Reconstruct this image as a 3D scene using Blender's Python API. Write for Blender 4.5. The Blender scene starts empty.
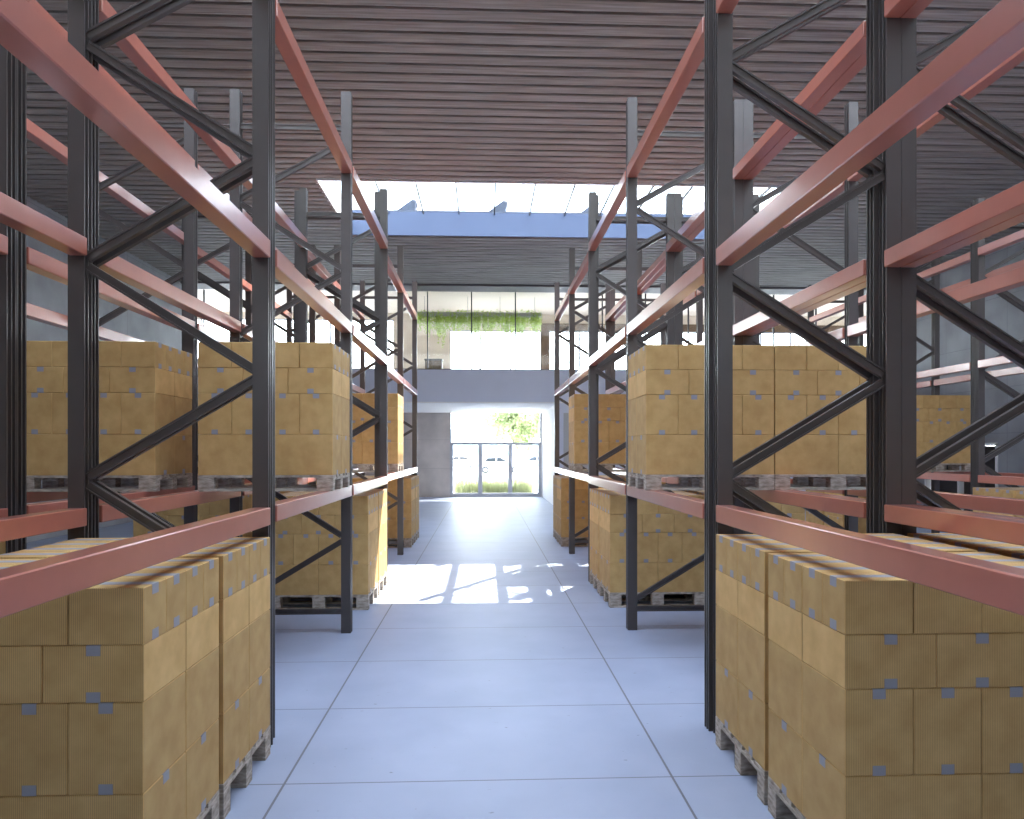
import bpy, bmesh, math, random
from mathutils import Vector, Matrix

random.seed(7)
C = bpy.context.scene.collection
SC = bpy.context.scene

# ------------------------------------------------------------------ materials
def new_mat(name):
    m = bpy.data.materials.new(name)
    m.use_nodes = True
    nt = m.node_tree
    b = nt.nodes['Principled BSDF']
    return m, nt, b

def N(nt, t, **kw):
    n = nt.nodes.new(t)
    for k, v in kw.items():
        setattr(n, k, v)
    return n

def simple(name, col, rough=0.5, metal=0.0, spec=0.5, noise=0.0, nscale=6.0, coat=0.0):
    m, nt, b = new_mat(name)
    b.inputs['Base Color'].default_value = (*col, 1)
    b.inputs['Roughness'].default_value = rough
    b.inputs['Metallic'].default_value = metal
    b.inputs['Specular IOR Level'].default_value = spec
    b.inputs['Coat Weight'].default_value = coat
    b.inputs['Coat Roughness'].default_value = 0.15
    if noise > 0:
        tc = N(nt, 'ShaderNodeTexCoord')
        no = N(nt, 'ShaderNodeTexNoise')
        no.inputs['Scale'].default_value = nscale
        no.inputs['Detail'].default_value = 5
        mx = N(nt, 'ShaderNodeMix', data_type='RGBA')
        mx.inputs[6].default_value = (*[c * (1 - noise) for c in col], 1)
        mx.inputs[7].default_value = (*[min(1, c * (1 + noise)) for c in col], 1)
        nt.links.new(tc.outputs['Object'], no.inputs['Vector'])
        nt.links.new(no.outputs['Fac'], mx.inputs['Factor'])
        nt.links.new(mx.outputs[2], b.inputs['Base Color'])
    return m

M = {}
M['beam'] = simple('coral_beam_paint', (0.50, 0.158, 0.108), 0.30, noise=0.10, nscale=9, spec=0.9, coat=1.0)
M['post'] = simple('graphite_post_paint', (0.084, 0.072, 0.068), 0.36, noise=0.12, nscale=7, spec=0.5)
M['tape'] = simple('pale_tape', (0.33, 0.325, 0.36), 0.6)
M['reveal'] = simple('white_reveal', (0.80, 0.81, 0.83), 0.7)
M['shaded_reveal'] = simple('blue_shaded_reveal', (0.12, 0.165, 0.275), 0.7)  # far reveal is white; its blue shade is put into this colour
M['slabpaint'] = simple('grey_slab_paint', (0.64, 0.67, 0.80), 0.7, noise=0.04, nscale=2)
M['white'] = simple('white_plaster', (0.88, 0.87, 0.86), 0.8, noise=0.03, nscale=3)
M['beige'] = simple('beige_plaster', (0.80, 0.69, 0.56), 0.8, noise=0.05, nscale=2)
M['frame'] = simple('grey_window_frame', (0.45, 0.45, 0.48), 0.5)
M['mullion'] = simple('dark_mullion', (0.05, 0.05, 0.055), 0.5)
M['brown'] = simple('brown_timber', (0.16, 0.10, 0.06), 0.6, noise=0.3, nscale=5)
M['darkbrown'] = simple('dark_brown_panel', (0.035, 0.027, 0.022), 0.5, noise=0.2, nscale=4)
M['header'] = simple('grey_header', (0.15, 0.135, 0.14), 0.6, noise=0.05)
M['deck'] = simple('dark_roof_deck', (0.012, 0.009, 0.009), 0.9)
M['roof'] = simple('roof_membrane', (0.35, 0.36, 0.38), 0.8, noise=0.1, nscale=1)
M['ventmetal'] = simple('roof_vent_metal', (0.035, 0.045, 0.065), 0.6)
M['paving'] = simple('pale_paving', (0.72, 0.71, 0.69), 0.9, noise=0.08, nscale=0.5)
M['carwhite'] = simple('white_car_paint', (0.75, 0.77, 0.80), 0.3, coat=0.5)
M['carblue'] = simple('pale_blue_car_paint', (0.42, 0.55, 0.70), 0.3, coat=0.5)
M['carglass'] = simple('dark_car_glass', (0.02, 0.025, 0.03), 0.1)
M['tyre'] = simple('black_rubber', (0.02, 0.02, 0.02), 0.8)
M['bark'] = simple('grey_bark', (0.22, 0.18, 0.14), 0.9, noise=0.3, nscale=8)
M['leaf'] = simple('yellow_green_leaf', (0.40, 0.46, 0.24), 0.6, noise=0.3, nscale=2)
M['vine'] = simple('vine_leaf', (0.46, 0.58, 0.15), 0.5, noise=0.45, nscale=6)
M['grassb'] = simple('grass_blade', (0.34, 0.37, 0.20), 0.7, noise=0.4, nscale=3)
for k_ in ('vine', 'leaf', 'grassb'):
    nt_ = M[k_].node_tree; pb_ = nt_.nodes['Principled BSDF']; ou_ = [n for n in nt_.nodes if n.type == 'OUTPUT_MATERIAL'][0]
    tl_ = nt_.nodes.new('ShaderNodeBsdfTranslucent'); mx_ = nt_.nodes.new('ShaderNodeMixShader'); mx_.inputs[0].default_value = .5
    nt_.links.new(pb_.inputs['Base Color'].links[0].from_socket, tl_.inputs['Color'])
    nt_.links.new(pb_.outputs[0], mx_.inputs[1]); nt_.links.new(tl_.outputs[0], mx_.inputs[2]); nt_.links.new(mx_.outputs[0], ou_.inputs[0])
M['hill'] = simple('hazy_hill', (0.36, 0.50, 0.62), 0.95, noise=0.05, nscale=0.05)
M['grey'] = simple('grey_metal', (0.30, 0.31, 0.33), 0.5)
M['planter'] = simple('grey_trough', (0.50, 0.50, 0.50), 0.7, noise=0.15, nscale=8)


def wood_mat():
    m, nt, b = new_mat('pallet_wood')
    tc = N(nt, 'ShaderNodeTexCoord'); mp = N(nt, 'ShaderNodeMapping')
    mp.inputs['Scale'].default_value = (6, 6, 18)
    no = N(nt, 'ShaderNodeTexNoise'); no.inputs['Scale'].default_value = 2.2; no.inputs['Detail'].default_value = 8
    cr = N(nt, 'ShaderNodeValToRGB')
    cr.color_ramp.elements[0].position = 0.3; cr.color_ramp.elements[0].color = (0.23, 0.18, 0.135, 1)
    cr.color_ramp.elements[1].position = 0.7; cr.color_ramp.elements[1].color = (0.62, 0.53, 0.43, 1)
    nt.links.new(tc.outputs['Object'], mp.inputs['Vector']); nt.links.new(mp.outputs['Vector'], no.inputs['Vector'])
    nt.links.new(no.outputs['Fac'], cr.inputs['Fac']); nt.links.new(cr.outputs['Color'], b.inputs['Base Color'])
    b.inputs['Roughness'].default_value = 0.8
    return m
M['wood'] = wood_mat()


def cardboard_mat():
    m, nt, b = new_mat('corrugated_cardboard')
    tc = N(nt, 'ShaderNodeTexCoord'); oi = N(nt, 'ShaderNodeObjectInfo')
    add = N(nt, 'ShaderNodeVectorMath', operation='ADD')
    sc = N(nt, 'ShaderNodeVectorMath', operation='SCALE'); sc.inputs['Scale'].default_value = 37.0
    cmb = N(nt, 'ShaderNodeCombineXYZ')
    for i in range(3):
        nt.links.new(oi.outputs['Random'], cmb.inputs[i])
    nt.links.new(cmb.outputs[0], sc.inputs[0])
    nt.links.new(tc.outputs['Object'], add.inputs[0]); nt.links.new(sc.outputs[0], add.inputs[1])
    no = N(nt, 'ShaderNodeTexNoise'); no.inputs['Scale'].default_value = 8; no.inputs['Detail'].default_value = 6
    nt.links.new(add.outputs[0], no.inputs['Vector'])
    cr = N(nt, 'ShaderNodeValToRGB')
    cr.color_ramp.elements[0].position = 0.32; cr.color_ramp.elements[0].color = (0.58, 0.355, 0.130, 1)
    cr.color_ramp.elements[1].position = 0.70; cr.color_ramp.elements[1].color = (0.70, 0.455, 0.185, 1)
    nt.links.new(no.outputs['Fac'], cr.inputs['Fac'])
    wv = N(nt, 'ShaderNodeTexWave', wave_type='BANDS', bands_direction='X')
    wv.inputs['Scale'].default_value = 42; wv.inputs['Distortion'].default_value = 0.0
    nt.links.new(tc.outputs['Object'], wv.inputs['Vector'])
    mr = N(nt, 'ShaderNodeMapRange')
    mr.inputs['To Min'].default_value = 0.78; mr.inputs['To Max'].default_value = 1.10
    nt.links.new(wv.outputs['Fac'], mr.inputs['Value'])
    mul = N(nt, 'ShaderNodeVectorMath', operation='SCALE')
    nt.links.new(cr.outputs['Color'], mul.inputs[0]); nt.links.new(mr.outputs[0], mul.inputs['Scale'])
    nt.links.new(mul.outputs[0], b.inputs['Base Color'])
    bp = N(nt, 'ShaderNodeBump'); bp.inputs['Strength'].default_value = 0.12; bp.inputs['Distance'].default_value = 0.002
    nt.links.new(wv.outputs['Fac'], bp.inputs['Height']); nt.links.new(bp.outputs[0], b.inputs['Normal'])
    b.inputs['Roughness'].default_value = 0.75
    b.inputs['Specular IOR Level'].default_value = 0.25
    return m
M['card'] = cardboard_mat()


def floor_mat():
    m, nt, b = new_mat('concrete_floor_tiles')
    geo = N(nt, 'ShaderNodeNewGeometry'); sep = N(nt, 'ShaderNodeSeparateXYZ')
    nt.links.new(geo.outputs['Position'], sep.inputs[0])

    def line(out, off, per, half):
        a = N(nt, 'ShaderNodeMath', operation='ADD'); a.inputs[1].default_value = -off
        nt.links.new(out, a.inputs[0])
        p = N(nt, 'ShaderNodeMath', operation='PINGPONG'); p.inputs[1].default_value = per / 2
        nt.links.new(a.outputs[0], p.inputs[0])
        c = N(nt, 'ShaderNodeMath', operation='LESS_THAN'); c.inputs[1].default_value = half
        nt.links.new(p.outputs[0], c.inputs[0])
        return c.outputs[0]
    lx = line(sep.outputs['X'], -1.1575, 2.2732, 0.007)
    ly = line(sep.outputs['Y'], 4.094, 1.18, 0.005)
    mxl = N(nt, 'ShaderNodeMath', operation='MAXIMUM')
    nt.links.new(lx, mxl.inputs[0]); nt.links.new(ly, mxl.inputs[1])
    n1 = N(nt, 'ShaderNodeTexNoise'); n1.inputs['Scale'].default_value = 1.6; n1.inputs['Detail'].default_value = 8
    nt.links.new(geo.outputs['Position'], n1.inputs['Vector'])
    cr = N(nt, 'ShaderNodeValToRGB')
    cr.color_ramp.elements[0].position = 0.3; cr.color_ramp.elements[0].color = (0.325, 0.362, 0.470, 1)
    cr.color_ramp.elements[1].position = 0.7; cr.color_ramp.elements[1].color = (0.375, 0.412, 0.525, 1)
    nt.links.new(n1.outputs['Fac'], cr.inputs['Fac'])
    # small stretched pores in the concrete
    mp = N(nt, 'ShaderNodeMapping'); mp.inputs['Scale'].default_value = (3.0, 7.0, 1.0)
    nt.links.new(geo.outputs['Position'], mp.inputs['Vector'])
    n2 = N(nt, 'ShaderNodeTexNoise'); n2.inputs['Scale'].default_value = 5.0; n2.inputs['Detail'].default_value = 3
    nt.links.new(mp.outputs[0], n2.inputs['Vector'])
    th = N(nt, 'ShaderNodeMapRange'); th.inputs['From Min'].default_value = 0.715; th.inputs['From Max'].default_value = 0.76
    nt.links.new(n2.outputs['Fac'], th.inputs['Value'])
    mx1 = N(nt, 'ShaderNodeMix', data_type='RGBA'); mx1.inputs[7].default_value = (0.20, 0.20, 0.22, 1)
    nt.links.new(th.outputs[0], mx1.inputs['Factor']); nt.links.new(cr.outputs[0], mx1.inputs[6])
    mx2 = N(nt, 'ShaderNodeMix', data_type='RGBA'); mx2.inputs[7].default_value = (0.16, 0.16, 0.18, 1)
    nt.links.new(mxl.outputs[0], mx2.inputs['Factor']); nt.links.new(mx1.outputs[2], mx2.inputs[6])
    nt.links.new(mx2.outputs[2], b.inputs['Base Color'])
    b.inputs['Roughness'].default_value = 0.48
    b.inputs['Specular IOR Level'].default_value = 0.4
    return m
M['floor'] = floor_mat()


def concrete_mat(name, col):
    m, nt, b = new_mat(name)
    geo = N(nt, 'ShaderNodeNewGeometry')
    n1 = N(nt, 'ShaderNodeTexNoise'); n1.inputs['Scale'].default_value = 1.2; n1.inputs['Detail'].default_value = 9
    nt.links.new(geo.outputs['Position'], n1.inputs['Vector'])
    cr = N(nt, 'ShaderNodeValToRGB')
    cr.color_ramp.elements[0].position = 0.3; cr.color_ramp.elements[0].color = (*[c * .78 for c in col], 1)
    cr.color_ramp.elements[1].position = 0.7; cr.color_ramp.elements[1].color = (*[c * 1.12 for c in col], 1)
    nt.links.new(n1.outputs['Fac'], cr.inputs['Fac'])
    # shuttering joints and tie holes
    sep = N(nt, 'ShaderNodeSeparateXYZ'); nt.links.new(geo.outputs['Position'], sep.inputs[0])
    sm = N(nt, 'ShaderNodeMath', operation='ADD')
    nt.links.new(sep.outputs['X'], sm.inputs[0]); nt.links.new(sep.outputs['Y'], sm.inputs[1])
    def pp(out, per):
        p = N(nt, 'ShaderNodeMath', operation='PINGPONG'); p.inputs[1].default_value = per / 2
        nt.links.new(out, p.inputs[0]); return p.outputs[0]
    def lt(out, v):
        c = N(nt, 'ShaderNodeMath', operation='LESS_THAN'); c.inputs[1].default_value = v
        nt.links.new(out, c.inputs[0]); return c.outputs[0]
    a = lt(pp(sm.outputs[0], 2.4), 0.008); z = lt(pp(sep.outputs['Z'], 1.2), 0.007)
    mx = N(nt, 'ShaderNodeMath', operation='MAXIMUM'); nt.links.new(a, mx.inputs[0]); nt.links.new(z, mx.inputs[1])
    mix = N(nt, 'ShaderNodeMix', data_type='RGBA'); mix.inputs[7].default_value = (*[c * .72 for c in col], 1)
    nt.links.new(mx.outputs[0], mix.inputs['Factor']); nt.links.new(cr.outputs[0], mix.inputs[6])
    nt.links.new(mix.outputs[2], b.inputs['Base Color'])
    b.inputs['Roughness'].default_value = 0.75
    return m
M['concrete'] = concrete_mat('shuttered_concrete', (0.35, 0.355, 0.375))
M['concretewarm'] = concrete_mat('warm_concrete', (0.64, 0.57, 0.52))


def slat_mat():
    m, nt, b = new_mat('ceiling_slat_wood')
    geo = N(nt, 'ShaderNodeNewGeometry')
    mp = N(nt, 'ShaderNodeMapping'); mp.inputs['Scale'].default_value = (0.9, 26.0, 3.0)
    nt.links.new(geo.outputs['Position'], mp.inputs['Vector'])
    n1 = N(nt, 'ShaderNodeTexNoise'); n1.inputs['Scale'].default_value = 1.3; n1.inputs['Detail'].default_value = 4
    nt.links.new(mp.outputs[0], n1.inputs['Vector'])
    cr = N(nt, 'ShaderNodeValToRGB')
    cr.color_ramp.elements[0].position = 0.32; cr.color_ramp.elements[0].color = (0.232, 0.213, 0.190, 1)
    cr.color_ramp.elements[1].position = 0.72; cr.color_ramp.elements[1].color = (0.43, 0.40, 0.36, 1)
    nt.links.new(n1.outputs['Fac'], cr.inputs['Fac']); nt.links.new(cr.outputs[0], b.inputs['Base Color'])
    b.inputs['Roughness'].default_value = 0.6
    return m
M['slat'] = slat_mat()


def glass_mat():
    m = bpy.data.materials.new('clear_glazing'); m.use_nodes = True
    nt = m.node_tree; nt.nodes.clear()
    out = N(nt, 'ShaderNodeOutputMaterial'); tr = N(nt, 'ShaderNodeBsdfTransparent'); gl = N(nt, 'ShaderNodeBsdfGlossy')
    tr.inputs['Color'].default_value = (0.95, 0.97, 0.97, 1); gl.inputs['Roughness'].default_value = 0.02
    fr = N(nt, 'ShaderNodeFresnel'); fr.inputs['IOR'].default_value = 1.45
    mu = N(nt, 'ShaderNodeMath', operation='MULTIPLY'); mu.inputs[1].default_value = 0.7
    mix = N(nt, 'ShaderNodeMixShader')
    nt.links.new(fr.outputs[0], mu.inputs[0]); nt.links.new(mu.outputs[0], mix.inputs[0])
    nt.links.new(tr.outputs[0], mix.inputs[1]); nt.links.new(gl.outputs[0], mix.inputs[2])
    nt.links.new(mix.outputs[0], out.inputs[0])
    return m
M['glass'] = glass_mat()

# ------------------------------------------------------------------ mesh helpers
class MB:
    def __init__(s):
        s.v = []; s.f = []; s.mi = []

    def box(s, x0, y0, z0, x1, y1, z1, mi=0):
        b = len(s.v)
        s.v += [(x0, y0, z0), (x1, y0, z0), (x1, y1, z0), (x0, y1, z0), (x0, y0, z1), (x1, y0, z1), (x1, y1, z1), (x0, y1, z1)]
        for q in ((0, 3, 2, 1), (4, 5, 6, 7), (0, 1, 5, 4), (1, 2, 6, 5), (2, 3, 7, 6), (3, 0, 4, 7)):
            s.f.append(tuple(b + i for i in q)); s.mi.append(mi)

    def quad(s, a, b_, c, d, mi=0):
        b = len(s.v); s.v += [a, b_, c, d]; s.f.append((b, b + 1, b + 2, b + 3)); s.mi.append(mi)

    def bevbox(s, x0, y0, z0, x1, y1, z1, e, mi=0):
        """box with chamfered edges"""
        b = len(s.v)
        X = (x0, x1); Y = (y0, y1); Z = (z0, z1)
        idx = {}
        for i in (0, 1):
            for j in (0, 1):
                for k in (0, 1):
                    sx = e if i == 0 else -e; sy = e if j == 0 else -e; sz = e if k == 0 else -e
                    for ax, p in (('x', (X[i], Y[j] + sy, Z[k] + sz)), ('y', (X[i] + sx, Y[j], Z[k] + sz)), ('z', (X[i] + sx, Y[j] + sy, Z[k]))):
                        idx[(i, j, k, ax)] = len(s.v); s.v.append(p)
        def add(*q):
            s.f.append(tuple(q)); s.mi.append(mi)
        I = idx
        add(I[0,0,0,'x'], I[0,0,1,'x'], I[0,1,1,'x'], I[0,1,0,'x']); add(I[1,0,0,'x'], I[1,1,0,'x'], I[1,1,1,'x'], I[1,0,1,'x'])
        add(I[0,0,0,'y'], I[1,0,0,'y'], I[1,0,1,'y'], I[0,0,1,'y']); add(I[0,1,0,'y'], I[0,1,1,'y'], I[1,1,1,'y'], I[1,1,0,'y'])
        add(I[0,0,0,'z'], I[0,1,0,'z'], I[1,1,0,'z'], I[1,0,0,'z']); add(I[0,0,1,'z'], I[1,0,1,'z'], I[1,1,1,'z'], I[0,1,1,'z'])
        for j in (0, 1):
            for k in (0, 1):
                add(I[0,j,k,'y'], I[1,j,k,'y'], I[1,j,k,'z'], I[0,j,k,'z'])
        for i in (0, 1):
            for k in (0, 1):
                add(I[i,0,k,'x'], I[i,1,k,'x'], I[i,1,k,'z'], I[i,0,k,'z'])
        for i in (0, 1):
            for j in (0, 1):
                add(I[i,j,0,'x'], I[i,j,1,'x'], I[i,j,1,'y'], I[i,j,0,'y'])
        for i in (0, 1):
            for j in (0, 1):
                for k in (0, 1):
                    add(I[i,j,k,'x'], I[i,j,k,'y'], I[i,j,k,'z'])

    def prism(s, poly, a, b_, fn, mi=0):
        """extrude 2-D polygon between parameters a and b_; fn(u, v, t) -> xyz"""
        b = len(s.v); n = len(poly)
        for t in (a, b_):
            for (u, v) in poly:
                s.v.append(tuple(fn(u, v, t)))
        for i in range(n):
            j = (i + 1) % n
            s.f.append((b + i, b + j, b + n + j, b + n + i)); s.mi.append(mi)
        s.f.append(tuple(b + i for i in range(n - 1, -1, -1))); s.mi.append(mi)
        s.f.append(tuple(b + n + i for i in range(n))); s.mi.append(mi)

    def tube(s, p, q, r0, r1=None, n=8, mi=0):
        r1 = r0 if r1 is None else r1
        p = Vector(p); q = Vector(q); d = (q - p).normalized()
        a = d.orthogonal().normalized(); c = d.cross(a)
        b = len(s.v)
        for (o, r) in ((p, r0), (q, r1)):
            for i in range(n):
                t = 2 * math.pi * i / n
                s.v.append(tuple(o + a * math.cos(t) * r + c * math.sin(t) * r))
        for i in range(n):
            j = (i + 1) % n
            s.f.append((b + i, b + j, b + n + j, b + n + i)); s.mi.append(mi)
        s.f.append(tuple(b + i for i in range(n - 1, -1, -1))); s.mi.append(mi)
        s.f.append(tuple(b + n + i for i in range(n))); s.mi.append(mi)

    def mesh(s, name, mats, fix=True):
        me = bpy.data.meshes.new(name)
        me.from_pydata(s.v, [], s.f); me.update()
        for m in (mats if isinstance(mats, (list, tuple)) else [mats]):
            me.materials.append(m)
        me.polygons.foreach_set('material_index', s.mi)
        if fix:
            bm = bmesh.new(); bm.from_mesh(me); bmesh.ops.recalc_face_normals(bm, faces=bm.faces); bm.to_mesh(me); bm.free()
        return me

    def build(s, name, mats, parent=None, loc=(0, 0, 0), fix=True):
        return link(name, s.mesh(name, mats, fix), parent, loc)


def link(name, me, parent=None, loc=(0, 0, 0)):
    o = bpy.data.objects.new(name, me); C.objects.link(o); o.location = loc
    if parent is not None:
        o.parent = parent
    return o


def tag(o, label, cat, group=None, kind='thing'):
    o['label'] = label; o['category'] = cat; o['kind'] = kind
    if group:
        o['group'] = group
    return o


def empty(name, loc, label, cat, group=None):
    o = bpy.data.objects.new(name, None); C.objects.link(o); o.location = loc; o.empty_display_size = 0.1
    return tag(o, label, cat, group)


def struct(o, label=None):
    o['kind'] = 'structure'
    if label:
        o['label'] = label
    return o

# ------------------------------------------------------------------ camera
F = 697.2; PSI = 0.0403; Y0 = 450.9; H = 1.9328
cam = bpy.data.cameras.new('camera'); co = bpy.data.objects.new('camera', cam); C.objects.link(co)
cam.sensor_fit = 'HORIZONTAL'; cam.sensor_width = 36.0; cam.lens = F / 1024 * 36.0
cam.shift_y = (Y0 - 409.5) / 1024
cam.clip_start = 0.05; cam.clip_end = 2000
co.location = (0, 0, H); co.rotation_euler = (math.pi / 2, 0, -PSI)
SC.camera = co

# ------------------------------------------------------------------ hall shell
XL, XR = -9.6, 13.6
ZC = 7.29                       # underside of ceiling slats
YB, YE = -6.0, 23.2             # back wall, mezzanine front
YW = 29.3                       # window wall
SKY = [(2.6, 7.75), (14.0, 17.4)]
SXR = [(-4.6, 12.8), (-3.3, 7.0)]      # skylight widths
MX0, MX1 = -13.0, 17.0          # mezzanine width

b = MB(); b.box(MX0, YB - .3, -0.15, MX1, YW + .12, 0.0)
struct(b.build('floor', M['floor']))

b = MB(); b.box(XL - .3, YB - .3, 0, XL, YE, 7.9); struct(b.build('wall_left', M['concrete']))
# right wall with a dark doorway
DY0, DY1, DZ = 17.95, 20.93, 2.12
b = MB(); b.box(XR, YB - .3, 0, XR + .3, DY0, 7.9); b.box(XR, DY1, 0, XR + .3, YE, 7.9); b.box(XR, DY0, DZ, XR + .3, DY1, 7.9)
struct(b.build('wall_right', M['concrete']))
dr = struct(MB().build('door_1', M['darkbrown']))
bb = MB(); bb.box(XR + .12, DY0 + .06, 0.0, XR + .18, DY1 - .06, DZ - .05)
dr.data = bb.mesh('door_leaf', M['darkbrown'])
fb = MB(); fb.box(XR - .03, DY0 - .03, 0, XR + .2, DY0 + .04, DZ); fb.box(XR - .03, DY1 - .04, 0, XR + .2, DY1 + .03, DZ)
fb.box(XR - .03, DY0 - .03, DZ - .04, XR + .2, DY1 + .03, DZ + .03); fb.box(XR - .03, (DY0 + DY1) / 2 - .035, 0, XR + .2, (DY0 + DY1) / 2 + .035, DZ - .04)
fb.build('door_frame', M['white'], dr)
BX0, BX1, BZ0, BZ1 = -4.5, 5.5, 4.9, 5.6
b = MB(); b.box(XL - .3, YB - .3, 0, XR + .3, YB, BZ0); b.box(XL - .3, YB - .3, BZ1, XR + .3, YB, 7.9)
b.box(XL - .3, YB - .3, BZ0, BX0, YB, BZ1); b.box(BX1, YB - .3, BZ0, XR + .3, YB, BZ1)
struct(b.build('wall_back', M['concrete']))
b = MB()
for i in range(9):
    x = BX0 + (BX1 - BX0) * i / 8
    b.box(max(BX0, x - .03), YB - .2, BZ0, min(BX1, x + .03), YB - .1, BZ1)
w8 = struct(b.build('window_8', M['frame']))  # unseen strip window added behind the camera as fill light
b = MB(); b.box(BX0, YB - .16, BZ0, BX1, YB - .15, BZ1); b.build('glass', M['glass'], w8)  # pane of the added fill window

# ceiling: dark deck with openings + slats across the hall
deck = MB()
ys = [YB] + [v for s in SKY for v in s] + [YE - .6]
for i in range(len(ys) - 1):
    if i % 2 == 1:
        SX0, SX1 = SXR[i // 2]
        deck.box(XL, ys[i] - .05, 7.40, SX0 - .05, ys[i + 1] + .05, 7.60); deck.box(SX1 + .05, ys[i] - .05, 7.40, XR, ys[i + 1] + .05, 7.60)
    else:
        deck.box(XL, ys[i] + (.05 if i else 0), 7.40, XR, ys[i + 1] - (.05 if i < 4 else 0), 7.60)
PIT = 0.2454
prof = [(-.098, 0.045), (-.094, 0.008), (-.06, 0.0), (.06, 0.0), (.094, 0.008), (.098, 0.045)]
k0 = int((YB - 8.49) / PIT) - 1
slats = MB()
for k in range(k0, 200):
    yc = 8.49 + PIT * (k + .5)
    if yc < YB + .15 or yc > YE - .75:
        continue
    spans = [(XL, XR)]
    for (a, c_), (SX0, SX1) in zip(SKY, SXR):
        if a - .10 < yc < c_ + .10:
            spans = [(XL, SX0 - .02), (SX1 + .02, XR)]
    for (xa, xb) in spans:
        slats.prism(prof, xa, xb, lambda u, v, t, yc=yc: (t, yc + u, ZC + v))
ceil = struct(slats.build('ceiling', M['slat']))
struct(deck.build('ceiling_deck', M['deck'], ceil))
b = MB(); b.box(XL, YE - .72, 7.24, XR, YE + .1, 7.62); struct(b.build('trim_1', M['header']), 'grey header over the mezzanine glass')
# roof skin with openings
roof = MB()
for i in range(len(ys) - 1):
    y1_ = ys[i + 1] if i < len(ys) - 2 else YW + .3
    if i % 2 == 1:
        SX0, SX1 = SXR[i // 2]
        roof.box(XL - .3, ys[i], 7.62, SX0 - .12, y1_, 7.80); roof.box(SX1 + .12, ys[i], 7.62, XR + .3, y1_, 7.80)
    else:
        a = ys[i] + (.12 if i > 0 else -.3); c_ = y1_ - (.12 if i < len(ys) - 2 else 0)
        roof.box(XL - .3, a, 7.72 if i == len(ys) - 2 else 7.62, XR + .3, c_, 7.86 if i == len(ys) - 2 else 7.80)
roof.box(MX0 - .3, YE, 7.72, XL - .3, YW + .3, 7.86); roof.box(XR + .3, YE, 7.72, MX1 + .3, YW + .3, 7.86)
struct(roof.build('ceiling_roof', M['roof']))

# skylights
def skylight(i, ya, yb, SX0, SX1):
    cu = MB(); t = .06; zt = 7.87
    cu.box(SX0 - t, ya - t, 7.30, SX0, yb + t, zt); cu.box(SX1, ya - t, 7.30, SX1 + t, yb + t, zt)
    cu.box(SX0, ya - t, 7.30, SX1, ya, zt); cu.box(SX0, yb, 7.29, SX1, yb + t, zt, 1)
    w = struct(cu.build('window_%d' % i, [M['reveal'], M['shaded_reveal']]))
    mu = MB(); x = .26 - .88 * 11
    while x < SX1 - .1:
        if x > SX0 + .1:
            mu.box(x - .014, ya - .05, zt - .05, x + .014, yb + .05, zt - .002)
        x += .88
    mu.box(SX0 - .1, ya - .1, zt, SX1 + .1, ya - .04, zt + .05); mu.box(SX0 - .1, yb + .04, zt, SX1 + .1, yb + .1, zt + .05)
    mu.build('glazing_bars', M['mullion'], w)
    g = MB(); g.box(SX0 - .08, ya - .08, zt, SX1 + .08, yb + .08, zt + .01); g.build('glass', M['glass'], w)
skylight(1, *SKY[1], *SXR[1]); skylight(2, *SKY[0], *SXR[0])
# unseen block added on the roof, keeps direct sun out of the near skylight
b = MB(); b.box(XL - .3, 8.0, 7.81, XR + .3, 9.6, 13.2); b.box(XL - .45, 7.9, 13.2, XR + .45, 9.7, 13.35)
struct(b.build('roof_sun_blocker', M['white']))

# mezzanine slab, soffit, walls under it
b = MB(); b.box(MX0, YE, 3.56, MX1, YW, 4.63); struct(b.build('floor_mezzanine', M['slabpaint']), 'grey slab of the mezzanine')
b = MB(); b.box(MX0, YE + .02, 3.53, MX1, YW, 3.559); struct(b.build('ceiling_soffit', M['white']))
WX0, WX1 = -1.42, 2.41
b = MB(); b.box(MX0, YW, 0, WX0, YW + .25, 3.53); struct(b.build('wall_end', M['concretewarm']))
b = MB(); b.box(2.46, YE + .22, 0, 2.72, YW + .25, 3.53); b.box(WX1, YW, 0, 2.46, YW + .25, 3.53)
struct(b.build('wall_recess', M['white']))
b = MB(); b.box(2.46, YE + .02, 0, MX1, YE + .22, 3.53); struct(b.build('wall_store', M['slabpaint']))
b = MB(); b.box(2.66, YE - .02, 0, 3.75, YE + .018, 3.2); d2 = struct(b.build('door_2', M['frame']))
b = MB(); b.box(3.55, YE - .06, .95, 3.6, YE - .02, 1.15); b.build('door_handle', M['mullion'], d2)
b = MB(); b.box(-6.2, YE + .0, 0, -5.95, YW, 3.53); struct(b.build('wall_partition', M['concretewarm']))

# ground floor window
w = MB()
fw = .07
zt_ = 2.18
w.box(WX0, YW - .02, 0.0, WX1, YW + .12, .16)
w.box(WX0, YW - .02, zt_, WX1, YW + .12, zt_ + .11)
w.box(WX0, YW - .02, .16, WX0 + .13, YW + .12, zt_); w.box(WX1 - .13, YW - .02, .16, WX1, YW + .12, zt_)
w.box(WX0, YW - .02, zt_ + .11, WX0 + .05, YW + .12, 3.53); w.box(WX1 - .05, YW - .02, zt_ + .11, WX1, YW + .12, 3.53)
def xpx(px, Y):
    u = (px - 512) / F
    c, s = math.cos(PSI), math.sin(PSI)
    return Y * (u * c + s) / (c - u * s)
for px in (480.2, 510.2):
    x = xpx(px, YW); w.box(x - .09, YW - .02, .16, x + .09, YW + .12, zt_)
wo = struct(w.build('window_3', M['frame']))
g = MB(); g.box(WX0 + .05, YW + .04, .1, WX1 - .05, YW + .05, 3.53); g.build('glass', M['glass'], wo)

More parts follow.
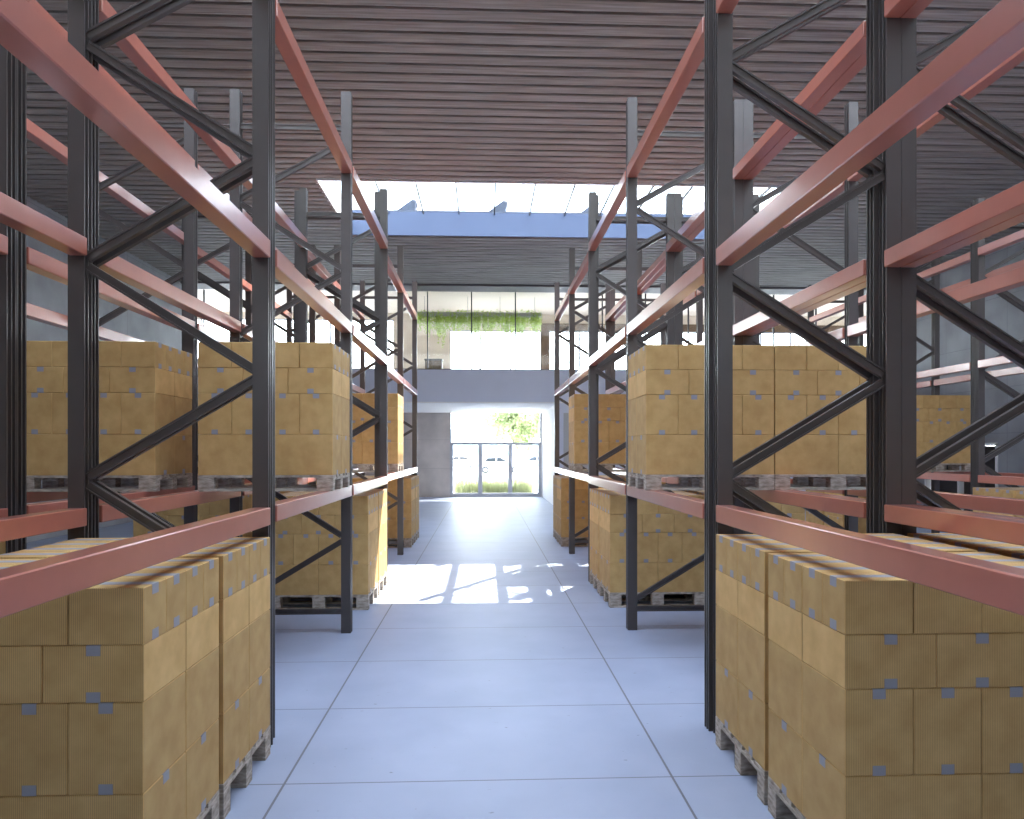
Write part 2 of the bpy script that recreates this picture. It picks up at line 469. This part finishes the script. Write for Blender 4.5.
# mezzanine glazing on the slab edge
w = MB()
x = -.41 - 1.46 * 6
while x < XR - .1:
    if x > XL + .1:
        w.box(x - .018, YE + .02, 4.63, x + .018, YE + .09, 7.22)
    x += 1.46
w.box(XL, YE + .02, 4.63, XR, YE + .09, 4.66)
wo = struct(w.build('window_4', M['mullion']))
g = MB(); g.box(XL, YE + .05, 4.66, XR, YE + .06, 7.22); g.build('glass', M['glass'], wo)

# mezzanine room
b = MB(); b.box(MX0, YE + .1, 7.68, MX1, YW + .25, 7.72); struct(b.build('ceiling_mezzanine', M['beige']))
b = MB()
LX = -3.75
b.box(MX0, YW, 7.42, LX, YW + .25, 7.68); b.box(LX, YW, 4.63, WX0, YW + .25, 7.68); b.box(WX0, YW, 7.0, WX1, YW + .25, 7.68)
b.box(WX1, YW, 7.30, MX1, YW + .25, 7.68)
struct(b.build('wall_mezzanine', M['beige']))
b = MB(); b.box(WX1, YW - .04, 7.0, MX1, YW + .25, 7.30); b.box(WX1, YW - .04, 4.63, 2.74, YW + .25, 7.0)
struct(b.build('trim_2', M['brown']), 'brown timber lintel and post over the mezzanine windows')
b = MB(); b.box(MX0 - .3, YE - .0, 0, MX0, YW + .25, 7.8); struct(b.build('wall_mezzanine_left', M['white']))
b = MB(); b.box(MX1, YE - .0, 0, MX1 + .3, YW + .25, 7.8); struct(b.build('wall_mezzanine_right', M['white']))
# closures between hall side walls and the wider mezzanine
b = MB(); b.box(MX0, YE, 0, XL - .02, YE + .0199, 3.5); b.box(MX0, YE + .02, 4.63, XL, YE + .12, 7.7); b.box(XR, YE + .02, 4.63, MX1, YE + .12, 7.7)
struct(b.build('wall_mezzanine_front', M['white']))
for n, (xa, xb, zt2) in enumerate(((MX0, LX, 7.42), (WX0, WX1, 7.0), (2.74, MX1, 7.0))):
    w = MB(); k = max(1, round((xb - xa) / 1.28)); 
    for i in range(k + 1):
        x = xa + (xb - xa) * i / k
        w.box(max(xa, x - .035), YW + .02, 4.63, min(xb, x + .035), YW + .12, zt2)
    w.box(xa, YW + .02, zt2 - .05, xb, YW + .12, zt2); w.box(xa, YW + .02, 4.63, xb, YW + .12, 4.70)
    wo = struct(w.build('window_%d' % (5 + n), M['frame']))
    g = MB(); g.box(xa, YW + .06, 4.7, xb, YW + .07, zt2 - .05); g.build('glass', M['glass'], wo)

# low cabinet behind the mezzanine glass
t = empty('low_cabinet', (-1.93, 27.0, 4.63), 'dark brown low cabinet behind the mezzanine glass, left of the white windows', 'cabinet')
b = MB(); b.bevbox(-.32, -.2, .06, .32, .2, .78, .006); b.build('body', M['darkbrown'], t)
b = MB(); b.bevbox(-.35, -.22, .78, .35, .22, .83, .008); b.build('top', M['darkbrown'], t)
for sx in (-1, 1):
    b = MB(); b.bevbox(sx * .155 - .148, -.216, .09, sx * .155 + .148, -.2, .75, .004); d = b.build('door', M['brown'], t)
    b = MB(); b.box(sx * .03 - .006, -.232, .36, sx * .03 + .006, -.216, .48); b.build('handle', M['grey'], d)
    for sy in (-1, 1):
        b = MB(); b.box(sx * .28 - .02, sy * .16 - .02, 0, sx * .28 + .02, sy * .16 + .02, .06); b.build('foot', M['mullion'], t)

# hanging planter with trailing vines
t = empty('hanging_planter', (0, 26.0, 6.92), 'long grey hanging planter with trailing green vines above the mezzanine windows', 'planter')
px0, px1 = -2.45, 2.15
b = MB(); b.bevbox(px0, -.16, 0, px1, .16, .15, .01); b.build('trough', M['planter'], t)
for xx in (px0 + .25, -.6, .6, px1 - .25):
    b = MB(); b.tube((xx, 0, .15), (xx, 0, .76), .006, n=6); b.build('cable', M['mullion'], t)
rv = random.Random(3)
b = MB()
def leaf(mb, p, r, rnd, mi=0):
    n = Vector((rnd.uniform(-1, 1), rnd.uniform(-1.4, .2), rnd.uniform(-.6, 1))).normalized()
    a = n.orthogonal().normalized(); a.rotate(Matrix.Rotation(rnd.uniform(0, 6.28), 3, n)); c = n.cross(a)
    p = Vector(p)
    mb.quad(tuple(p - a * r), tuple(p + c * r * .55 + n * r * .12), tuple(p + a * r), tuple(p - c * r * .55 + n * r * .12), mi)
for i in range(560):
    x = rv.uniform(px0, px1); y = rv.uniform(-.26, .2)
    L = rv.uniform(.35, .78) * (1.0 + .45 * (math.sin(x * 3.1) * math.sin(x * 7.7 + 1)))
    if rv.random() < .09:
        L += .35
    n = int(L / .035)
    for j in range(n):
        z = .10 - L * j / n
        leaf(b, (x + rv.uniform(-.03, .03), y + rv.uniform(-.04, .04), z), rv.uniform(.022, .045), rv)
for i in range(700):
    leaf(b, (rv.uniform(px0, px1), rv.uniform(-.18, .18), .13 + rv.random() ** 2 * .12), rv.uniform(.02, .04), rv)
b.build('vines', M['vine'], t, fix=False)

# roof vents seen through the skylight
for i, px in enumerate((397, 487, 578)):
    Y = 18.6; x = xpx(px, Y)
    lab = ('leftmost', 'middle', 'rightmost')[i]
    t = empty('roof_vent', (x, Y, 7.86), 'grey wedge-shaped roof vent seen through the skylight, %s of three' % lab, 'roof vent', 'wedge roof vents beyond the skylight')
    b = MB(); b.box(-.30, -.25, 0, .52, .25, .12); b.build('base', M['ventmetal'], t)
    b = MB(); b.prism([(-.30, .12), (.50, .12), (.50, .66), (.42, .66)], -.24, .24, lambda u, v, q: (u, q, v)); b.build('hood', M['ventmetal'], t)
    b = MB(); b.prism([(.44, .68), (.54, .64), (.54, .60), (.44, .64)], -.26, .26, lambda u, v, q: (u, q, v)); b.build('flap', M['frame'], t)

# ------------------------------------------------------------------ outside
b = MB(); b.box(-160, YW + .3, -.25, 160, 260, -.05); struct(b.build('ground', M['paving']))
hill = MB(); rh = random.Random(5); n = 60
for i in range(n):
    xa = -200 + 400 * i / n; xb = -200 + 400 * (i + 1) / n
    ha = 9 + 4 * math.sin(i * .5) + 2 * math.sin(i * 1.3); hb = 9 + 4 * math.sin((i + 1) * .5) + 2 * math.sin((i + 1) * 1.3)
    hill.quad((xa, 255, -.2), (xb, 255, -.2), (xb, 290, hb), (xa, 290, ha)); hill.quad((xa, 290, ha), (xb, 290, hb), (xb, 340, -.2), (xa, 340, -.2))
struct(hill.build('hills', M['hill']))
# grass strip
gb = MB(); rg = random.Random(11)
gx0, gx1 = -1.3, 2.15
for i in range(2600):
    x = rg.uniform(gx0, gx1); y = YW + 1.0 + rg.uniform(0, .7); h = rg.uniform(.35, 1.05); w_ = rg.uniform(.006, .014)
    lx = rg.uniform(-.18, .18); ly = rg.uniform(-.1, .1); a = rg.uniform(0, 3.14); cx, sy_ = math.cos(a) * w_, math.sin(a) * w_
    gb.quad((x - cx, y - sy_, -.05), (x + cx, y + sy_, -.05), (x + lx * .4 + cx * .7, y + ly * .4 + sy_ * .7, h * .6), (x + lx * .4 - cx * .7, y + ly * .4 - sy_ * .7, h * .6))
    bi = len(gb.v); gb.v.append((x + lx, y + ly, h)); gb.f.append((bi - 1, bi - 2, bi)); gb.mi.append(0)
o = gb.build('grass', M['grassb'], fix=False); tag(o, 'strip of tall yellow-green grass outside the ground floor window', 'grass', kind='stuff')

# tree beyond the window
TY = 44.0; tx = xpx(516, TY)
t = empty('leafy_tree', (tx, TY, -.05), 'yellow-green leafy tree outside the ground floor window', 'tree')
b = MB(); b.tube((0, 0, 0), (.05, 0, 2.4), .13, .10, 10); b.tube((.05, 0, 2.4), (-.1, 0, 4.4), .10, .05, 8)
rt = random.Random(21)
for i in range(9):
    a = rt.uniform(0, 6.28); z = rt.uniform(2.3, 3.8)
    b.tube((.03, 0, z), (math.cos(a) * 1.2, math.sin(a) * 1.2, z + rt.uniform(.5, 1.2)), .04, .015, 6)
b.build('trunk', M['bark'], t)
b = MB()
for i in range(15000):
    while True:
        v = Vector((rt.uniform(-1, 1), rt.uniform(-1, 1), rt.uniform(-1, 1)))
        if v.length < 1 and v.length > .25:
            break
    nz = .8 + .25 * math.sin(v.x * 6) * math.cos(v.z * 7)
    leaf(b, (v.x * 2.4 * nz, v.y * 1.9 * nz, 4.0 + v.z * 2.1 * nz), rt.uniform(.08, .15), rt)
b.build('foliage', M['leaf'], t, fix=False)

# parked cars
def car(px, Y, mat, lab, flip=1):
    t = empty('parked_car', (xpx(px, Y), Y, -.05), lab, 'car', 'cars parked outside the window')
    fx = lambda u, v, q: (u * flip, q, v)
    b = MB(); b.prism([(-2.1, .35), (-2.12, .75), (-1.95, .92), (-1.1, 1.0), (.9, 1.0), (1.7, .9), (2.1, .72), (2.12, .35)], -.85, .85, fx); b.build('body', mat, t)
    b = MB(); b.prism([(-1.7, .98), (-1.2, 1.42), (.1, 1.46), (.95, 1.0)], -.74, .74, fx); cb = b.build('cabin', mat, t)
    b = MB()
    for q in (-.75, .742):
        b.prism([(-1.45, 1.03), (-1.1, 1.36), (-.4, 1.39), (-.4, 1.03)], q, q + .008, fx); b.prism([(-.3, 1.03), (-.3, 1.39), (.05, 1.4), (.65, 1.03)], q, q + .008, fx)
    b.build('window', M['carglass'], cb)
    b = MB(); b.prism([(.28, 1.40), (.30, 1.425), (.98, 1.02), (.96, 1.0)], -.66, .66, fx); b.build('windscreen', M['carglass'], t)
    for wx in (-1.3, 1.3):
        for wy in (-.78, .78):
            b = MB(); b.tube((wx, wy - .1, .32), (wx, wy + .1, .32), .32, n=18); wh = b.build('wheel', M['tyre'], t)
            b = MB(); b.tube((wx, wy - .11, .32), (wx, wy + .11, .32), .18, n=14); b.build('hub', M['grey'], wh)
car(500, 62, M['carwhite'], 'white parked car outside, behind the middle window pane', 1)
car(533, 70, M['carblue'], 'pale blue parked car outside, behind the right window pane', -1)
car(456, 74, M['carwhite'], 'white parked car outside, behind the left window pane', -1)
t = empty('grey_bollard', (xpx(466, 40), 40, -.05), 'grey post with a square head standing outside the left window pane', 'bollard')
b = MB(); b.bevbox(-.07, -.07, 0, .07, .07, .85, .01); b.build('post', M['grey'], t)
b = MB(); b.bevbox(-.19, -.08, .85, .19, .08, 1.25, .015); b.build('head', M['grey'], t)

# ------------------------------------------------------------------ racking
Z1, Z2, Z3, ZT = 1.569, 3.294, 4.9875, 5.743
BH = .115; BW = .11
PW, PD = .103, .095         # upright width across / depth along the aisle
FD = 1.265                  # frame depth

def post_mesh():
    l = .012; dp = .038; m = PD / 2; r = .006
    h = PW / 2
    side = lambda s: [(s * h, 0), (s * h, l), (s * (h - dp), l + .004), (s * (h - dp), m - r), (s * h * 1.0, m - r), (s * h * 1.0, m + r),
                      (s * (h - dp), m + r), (s * (h - dp), PD - l - .004), (s * h, PD - l), (s * h, PD)]
    poly = side(1) + side(-1)[::-1]
    b = MB(); b.prism(poly, 0.0, ZT, lambda u, v, t: (u, v, t))
    return b.mesh('post', M['post'])
POST = post_mesh()

def brace_mesh(name, p, q, w=.058, d=.036):
    """channel section brace from p to q (points in the frame's x-z plane)"""
    p = Vector((p[0], PD / 2, p[1])); q = Vector((q[0], PD / 2, q[1]))
    dr = (q - p); L = dr.length; dr.normalize(); up = Vector((-dr.z, 0, dr.x))
    if up.z < 0:
        up = -up
    yv = Vector((0, 1, 0)); h = w / 2; e = d / 2; t = .012; g = .010
    poly = [(-h, -e), (-h + t, -e), (-h + t, -e + g), (h - t, -e + g), (h - t, -e), (h, -e), (h, e), (-h, e)]
    b = MB(); b.prism(poly, 0, L, lambda u, v, s: tuple(p + dr * s + up * u + yv * v))
    return b.mesh(name, M['post'])
xa, xb = PW, FD - PW
low = [.30, 1.74, 3.15, 4.58]; hi = [1.0, 2.43, 3.85, 5.24]
DIAG = []
for i in range(4):
    DIAG.append(brace_mesh('diagonal_brace', (xa, low[i] + .03), (xb, hi[i] - .03)))
    if i < 3:
        DIAG.append(brace_mesh('diagonal_brace', (xa, low[i + 1] - .03), (xb, hi[i] + .03)))
HOR = [brace_mesh('horizontal_brace', (xa, .225), (xb, .225)), brace_mesh('horizontal_brace', (xa, 5.37), (xb, 5.37))]

def rack_frame(x, y, label, group):
    """x: smaller-x outer face, y: near face"""
    t = empty('rack_frame', (x, y, 0), label, 'upright frame', group)
    link('post', POST, t, (PW / 2, 0, 0)); link('post', POST, t, (FD - PW / 2, 0, 0))
    for m in DIAG:
        link('diagonal_brace', m, t)
    for m in HOR:
        link('horizontal_brace', m, t)
    return t

BEAMS = {}
def load_beam(x, ya, yb, ztop, label, group):
    L = round(yb - ya, 3)
    if L not in BEAMS:
        b = MB(); b.bevbox(0, 0, -BH, BW, L, 0, .005); BEAMS[L] = b.mesh('load_beam', M['beam'])
    o = link('load_beam', BEAMS[L], None, (x, ya, ztop))
    return tag(o, label, 'rack beam', group)

# pallet ------------------------------------------------------------
PLX, PLY, PLH = 1.2, .8, .144
def pallet_parts(PLH):
    p = []; zs = PLH - .044
    d = MB()
    for yc, w in ((-.3275, .145), (-.166, .10), (0, .145), (.166, .10), (.3275, .145)):
        d.bevbox(-.6, yc - w / 2, PLH - .022, .6, yc + w / 2, PLH, .002)
    p.append(('deck', d.mesh('deck', M['wood']), (0, 0, 0)))
    s = MB(); s.bevbox(-.0725, -.4, zs, .0725, .4, PLH - .022, .002); sm = s.mesh('stringer_board', M['wood'])
    for xx in (-.5275, 0, .5275):
        p.append(('stringer_board', sm, (xx, 0, 0)))
    r = MB(); r.bevbox(-.6, -.05, 0, .6, .05, .022, .002); rm = r.mesh('runner', M['wood'])
    for yy in (-.35, 0, .35):
        p.append(('runner', rm, (0, yy, 0)))
    bl = MB(); bl.bevbox(-.0725, -.05, .022, .0725, .05, zs, .002); blm = bl.mesh('block', M['wood'])
    for xx in (-.5275, 0, .5275):
        for yy in (-.35, 0, .35):
            p.append(('block', blm, (xx, yy, 0)))
    return p
PALLET = {True: pallet_parts(.186), False: pallet_parts(.144)}      # tall ones on the floor, low ones up on the beams
def pallet(x, y, z, label):
    t = empty('wooden_pallet', (x, y, z), label, 'pallet', 'wooden pallets under the carton stacks')
    for (n, me, l) in PALLET[z < .5]:
        link(n, me, t, l)
    return t

# cartons -------------------------------------------------------------
HA, HC = .231, .3685
LAY = [(2, 2, .6, .4, HC, 'x'), (4, 2, .3, .4, HC, 'y'), (3, 2, .4, .4, HA, 'y'), (4, 4, .3, .2, HA, 'x')]
GAP = .0032
TW = .028; TL = .042
def carton_mb(mb, w, d, h, cx=0, cy=0, z=0):
    e = .0035
    mb.bevbox(cx - w / 2 + GAP / 2, cy - d / 2 + GAP / 2, z + .0006, cx + w / 2 - GAP / 2, cy + d / 2 - GAP / 2, z + h - GAP / 2, e, 0)
def tape_mb(mb, w, d, h, ax, cx=0, cy=0, z=0, mi=0, ends=(1, 0)):
    """strips of tape folded over the top and under the bottom of a carton"""
    e = .0006
    a = (w if ax == 'x' else d) / 2 - GAP / 2
    for top in ends:
        z0 = h - GAP / 2 if top else .0006
        q = 1 if top else -1
        poly = [(-a - e, -TL), (-a - e, e), (a + e, e), (a + e, -TL), (a - .001, -TL), (a - .001, -.001), (-a + .001, -.001), (-a + .001, -TL)]
        if ax == 'x':
            mb.prism(poly, -TW, TW, lambda u, v, t: (cx + u, cy + t, z + z0 + q * v), mi)
        else:
            mb.prism(poly, -TW, TW, lambda u, v, t: (cx + t, cy + u, z + z0 + q * v), mi)
CM = []
for (nx, ny, w, d, h, ax) in LAY:
    a = MB(); carton_mb(a, w, d, h); t_ = MB(); tape_mb(t_, w, d, h, ax, ends=(1,)); t2 = MB(); tape_mb(t2, w, d, h, ax, ends=(0,))
    CM.append((a.mesh('cardboard_carton', M['card']), t_.mesh('tape', M['tape']), t2.mesh('tape', M['tape'])))

INDIV = set((s, int(t[0]), int(t[1]), int(t[2])) for s, q in {0: '000 001 100 101 110 200 201 210 300 301 302 303 310 323 332 333', 1: '000 001 100 101 200 201 300 301 302 303 320 330 331 332 333', 2: '000 001 010 100 101 110 120 130 200 201 210 220 300 301 302 303 310 320 330 332', 3: '000 001 100 101 200 201 300 301 302 303 330', 4: '000 001 010 100 101 110 120 130 200 201 210 220 300 301 302 303 310 320 330', 5: '000 001 100 101 110 200 201 300 302 310 330', 6: '000 001 100 101 200 300 303', 7: '000 001 010 100 101 110 120 200 201 210 300 301 310 320', 8: '000 001 010 100 101 110 120 200 201 210 300 301 302 303 310 320 331 332 333', 9: '000 001 100 101 200 201 300 301 302 303 330 331 332 333', 10: '000 001 010 100 101 110 120 130 200 201 210 220 300 301 302 303 310 320 330', 11: '000 001 100 101 200 201 300 301 302 303', 12: '000 001 010 100 101 110 120 130 200 201 210 220 300 301 302 303 310 320 330', 13: '000 001 100 101 110 200 210 300 310', 14: '000 001 100 101 300 303', 15: '000 001 010 100 101 110 120 200 201 210 220 300 301 310 320', 17: '303', 18: '101 200 210 220 300 301 302 310 320', 20: '000 001 010 100 101 110 120 130 200 201 210 220 300 301 302 303 310 320 330', 24: '303', 25: '300 301 302 303', 26: '220 320 330', 27: '300', 28: '000 010 100 110 120 200 210 220 300 310 320', 32: '303', 33: '200 201 300 301 302 303', 35: '000 001 100 101 200', 36: '000 001', 37: '000 010 100 110 120 130 200 210 220 300 310 320 330'}.items() for t in q.split())
REST = MB()
LAYN = ['bottom', 'lower middle', 'upper middle', 'top']
ORD = ['first', 'second', 'third', 'fourth', 'fifth', 'sixth']
CARTONS = {}
def stack(sid, x0, y, z, side, phrase):
    """x0: aisle-side face, y: near face, side: +1 body extends to +x, -1 to -x"""
    cx = x0 + side * .6; cy = y + .4
    rp = random.Random(sid * 17 + 3)
    cx += rp.uniform(-.002, .002)
    pallet(cx, cy, z, 'weathered wooden pallet under the %s' % phrase.replace(',', ' of the'))
    zz = z + (.186 if z < .5 else .144) + .0005
    for li, (nx, ny, w, d, h, ax) in enumerate(LAY):
        for i in range(nx):
            for j in range(ny):
                key = (sid, li, i, j)
                bx = x0 + side * (w * (i + .5)) + (cx - x0 - side * .6); by = y + d * (j + .5)
                if INDIV is None or key in INDIV:
                    jx = rp.uniform(-.0008, .0008); jy = rp.uniform(-.0008, .0008)
                    o = link('cardboard_carton', CM[li][0], None, (bx + jx, by + jy, zz))
                    link('tape', CM[li][1], o); link('tape', CM[li][2], o)
                    row = ['front row', 'second row', 'third row', 'back row'][j if ny == 4 else (0 if j == 0 else 3)]
                    col = ['at aisle edge', 'second from aisle', 'third from aisle', 'fourth from aisle'][i]
                    tag(o, 'tan carton, %s layer, %s, %s, %s' % (LAYN[li], row, col, phrase), 'cardboard box', 'tan cartons stacked on pallets')
                    CARTONS[o.name] = key
                else:
                    carton_mb(REST, w, d, h, bx, by, zz); tape_mb(REST, w, d, h, ax, bx, by, zz, 1)
        zz += h

# rack definitions: per module the aisle-face x of the front beam, frame y positions, stack offsets
YM = {0: [1.86, 4.60], 1: [4.715, 7.45, 10.20], 2: [10.315, 13.02, 15.70]}
FN = {0: ['beside the camera', 'near half of first pair'], 1: ['far half of first pair', 'single after first pair', 'near half of second pair'],
      2: ['far half of second pair', 'single after second pair', 'last of all']}
BN = {0: ['nearest bay'], 1: ['second bay', 'third bay'], 2: ['fourth bay', 'fifth bay']}
LV = [(Z1, 'low level'), (Z2, 'mid level'), (Z3, 'top level')]
sid = 0
def rack(nm, side, faces, mods, stack_off, dy0=0.0, first=1.86):
    global sid
    grp_b = 'coral rack beams of the %s' % nm; grp_f = 'upright frames of the %s' % nm
    nfl = 0; nup = 0
    for m in mods:
        X = faces[m]
        fx = X + side * .013
        x_min = fx if side > 0 else fx - FD
        yy = [y + (dy0 if m == 0 else (dy0 if (m == 1 and k == 0) else 0)) for k, y in enumerate(YM[m])]
        if m == 0:
            yy[0] = first
        for k, y in enumerate(yy):
            rack_frame(x_min, y, 'dark grey upright frame, %s, %s' % (FN[m][k], nm), grp_f)
        for k in range(len(yy) - 1):
            ya = yy[k] + PD + .001; yb = yy[k + 1] - .001
            for (z, zn) in LV:
                front = X if side > 0 else X - BW
                back = (x_min + FD - .013 - BW) if side > 0 else (x_min + .013)
                load_beam(front, ya, yb, z, 'coral red load beam, %s, aisle side, %s, %s' % (zn, BN[m][k], nm), grp_b)
                load_beam(back, ya, yb, z, 'coral red load beam, %s, rear side, %s, %s' % (zn, BN[m][k], nm), grp_b)
        # floor stacks in the bay before the module's last frame, one upper stack in the bay before that
        so = stack_off[m]
        yf = {0: 2.875, 1: 8.53, 2: 14.03}[m] + (dy0 * .5 if m == 0 else 0)
        for q in range(2):
            stack(sid, so[0], yf + q * .852, 0.0, side, '%s floor stack, %s' % (ORD[nfl], nm)); sid += 1; nfl += 1
        if m > 0:
            stack(sid, so[1], {1: 6.355, 2: 11.93}[m], Z1, side, '%s stack, %s' % (('near upper', 'far upper')[m - 1], nm)); sid += 1

rack('left aisle rack', -1, {0: -1.376, 1: -1.396, 2: -1.490}, (0, 1, 2), {0: (-1.362, 0), 1: (-1.404, -1.362), 2: (-1.45, -1.46)}, -.04)
rack('right aisle rack', 1, {0: 1.558, 1: 1.535, 2: 1.590}, (0, 1, 2), {0: (1.527, 0), 1: (1.5506, 1.4885), 2: (1.56, 1.55)}, .03, 1.70)
rack('second left rack', -1, {0: -3.02, 1: -3.03, 2: -3.11}, (0, 1, 2), {0: (-3.0, 0), 1: (-3.0, -2.935), 2: (-3.08, -3.05)}, -.04)
rack('second right rack', 1, {0: 2.826, 1: 2.803, 2: 2.858}, (0, 1, 2), {0: (2.82, 0), 1: (2.80, 2.693), 2: (2.84, 2.80)}, .03, 1.70)
rack('far right rack', 1, {1: 7.42, 2: 7.45}, (1, 2), {1: (7.33, 7.33), 2: (7.36, 7.40)})
if REST.v:
    o = REST.build('carton_pile', [M['card'], M['tape']])
    tag(o, 'many tan cartons on the farther pallets, deep in the racks', 'cardboard boxes', 'tan cartons stacked on pallets', kind='stuff')

# ------------------------------------------------------------------ light
wd = bpy.data.worlds.new('sky'); SC.world = wd; wd.use_nodes = True
nt = wd.node_tree; bg = nt.nodes['Background']
tc = N(nt, 'ShaderNodeTexCoord'); sp = N(nt, 'ShaderNodeSeparateXYZ'); nt.links.new(tc.outputs['Generated'], sp.inputs[0])
cr = N(nt, 'ShaderNodeValToRGB')
cr.color_ramp.elements[0].position = 0.0; cr.color_ramp.elements[0].color = (1.5, 1.55, 1.6, 1)
cr.color_ramp.elements[1].position = 0.75; cr.color_ramp.elements[1].color = (0.37, 0.44, 0.58, 1)
e_ = cr.color_ramp.elements.new(0.32); e_.color = (0.84, 0.93, 1.05, 1)
nt.links.new(sp.outputs['Z'], cr.inputs['Fac']); nt.links.new(cr.outputs['Color'], bg.inputs['Color'])
bg.inputs['Strength'].default_value = 8.0

sd = bpy.data.lights.new('sun', 'SUN'); sd.energy = 15; sd.angle = math.radians(.6); sd.color = (1.0, .95, .87)
so = bpy.data.objects.new('sun', sd); C.objects.link(so)
so.rotation_euler = Vector((-.43, -.70, -1.0)).to_track_quat('-Z', 'Y').to_euler()
so.location = (5, 30, 30)

def portal(name, loc, rot, sx, sy):
    l = bpy.data.lights.new(name, 'AREA'); l.shape = 'RECTANGLE'; l.size = sx; l.size_y = sy; l.cycles.is_portal = True
    o = bpy.data.objects.new(name, l); C.objects.link(o); o.location = loc; o.rotation_euler = rot
for (ya, yb), (SX0, SX1) in zip(SKY, SXR):
    portal('daylight_portal', ((SX0 + SX1) / 2, (ya + yb) / 2, 7.95), (0, 0, 0), SX1 - SX0, yb - ya)
portal('daylight_portal', ((WX0 + WX1) / 2, YW + .2, 1.8), (math.radians(-90), 0, 0), WX1 - WX0, 3.4)
portal('daylight_portal', ((MX0 + MX1) / 2, YW + .2, 5.9), (math.radians(-90), 0, 0), MX1 - MX0, 2.6)

portal('daylight_portal', ((BX0 + BX1) / 2, YB - .35, (BZ0 + BZ1) / 2), (math.radians(90), 0, 0), BX1 - BX0, BZ1 - BZ0)

SC.view_settings.view_transform = 'Standard'
SC.view_settings.look = 'None'
SC.view_settings.gamma = 1.0
SC.view_settings.use_curve_mapping = False
SC.view_settings.exposure = 1.0
SC.cycles.max_bounces = 10
SC.cycles.diffuse_bounces = 6
SC.cycles.glossy_bounces = 4
SC.cycles.transparent_max_bounces = 16
SC.cycles.sample_clamp_indirect = 6.0
SC.cycles.caustics_reflective = False
SC.cycles.caustics_refractive = False
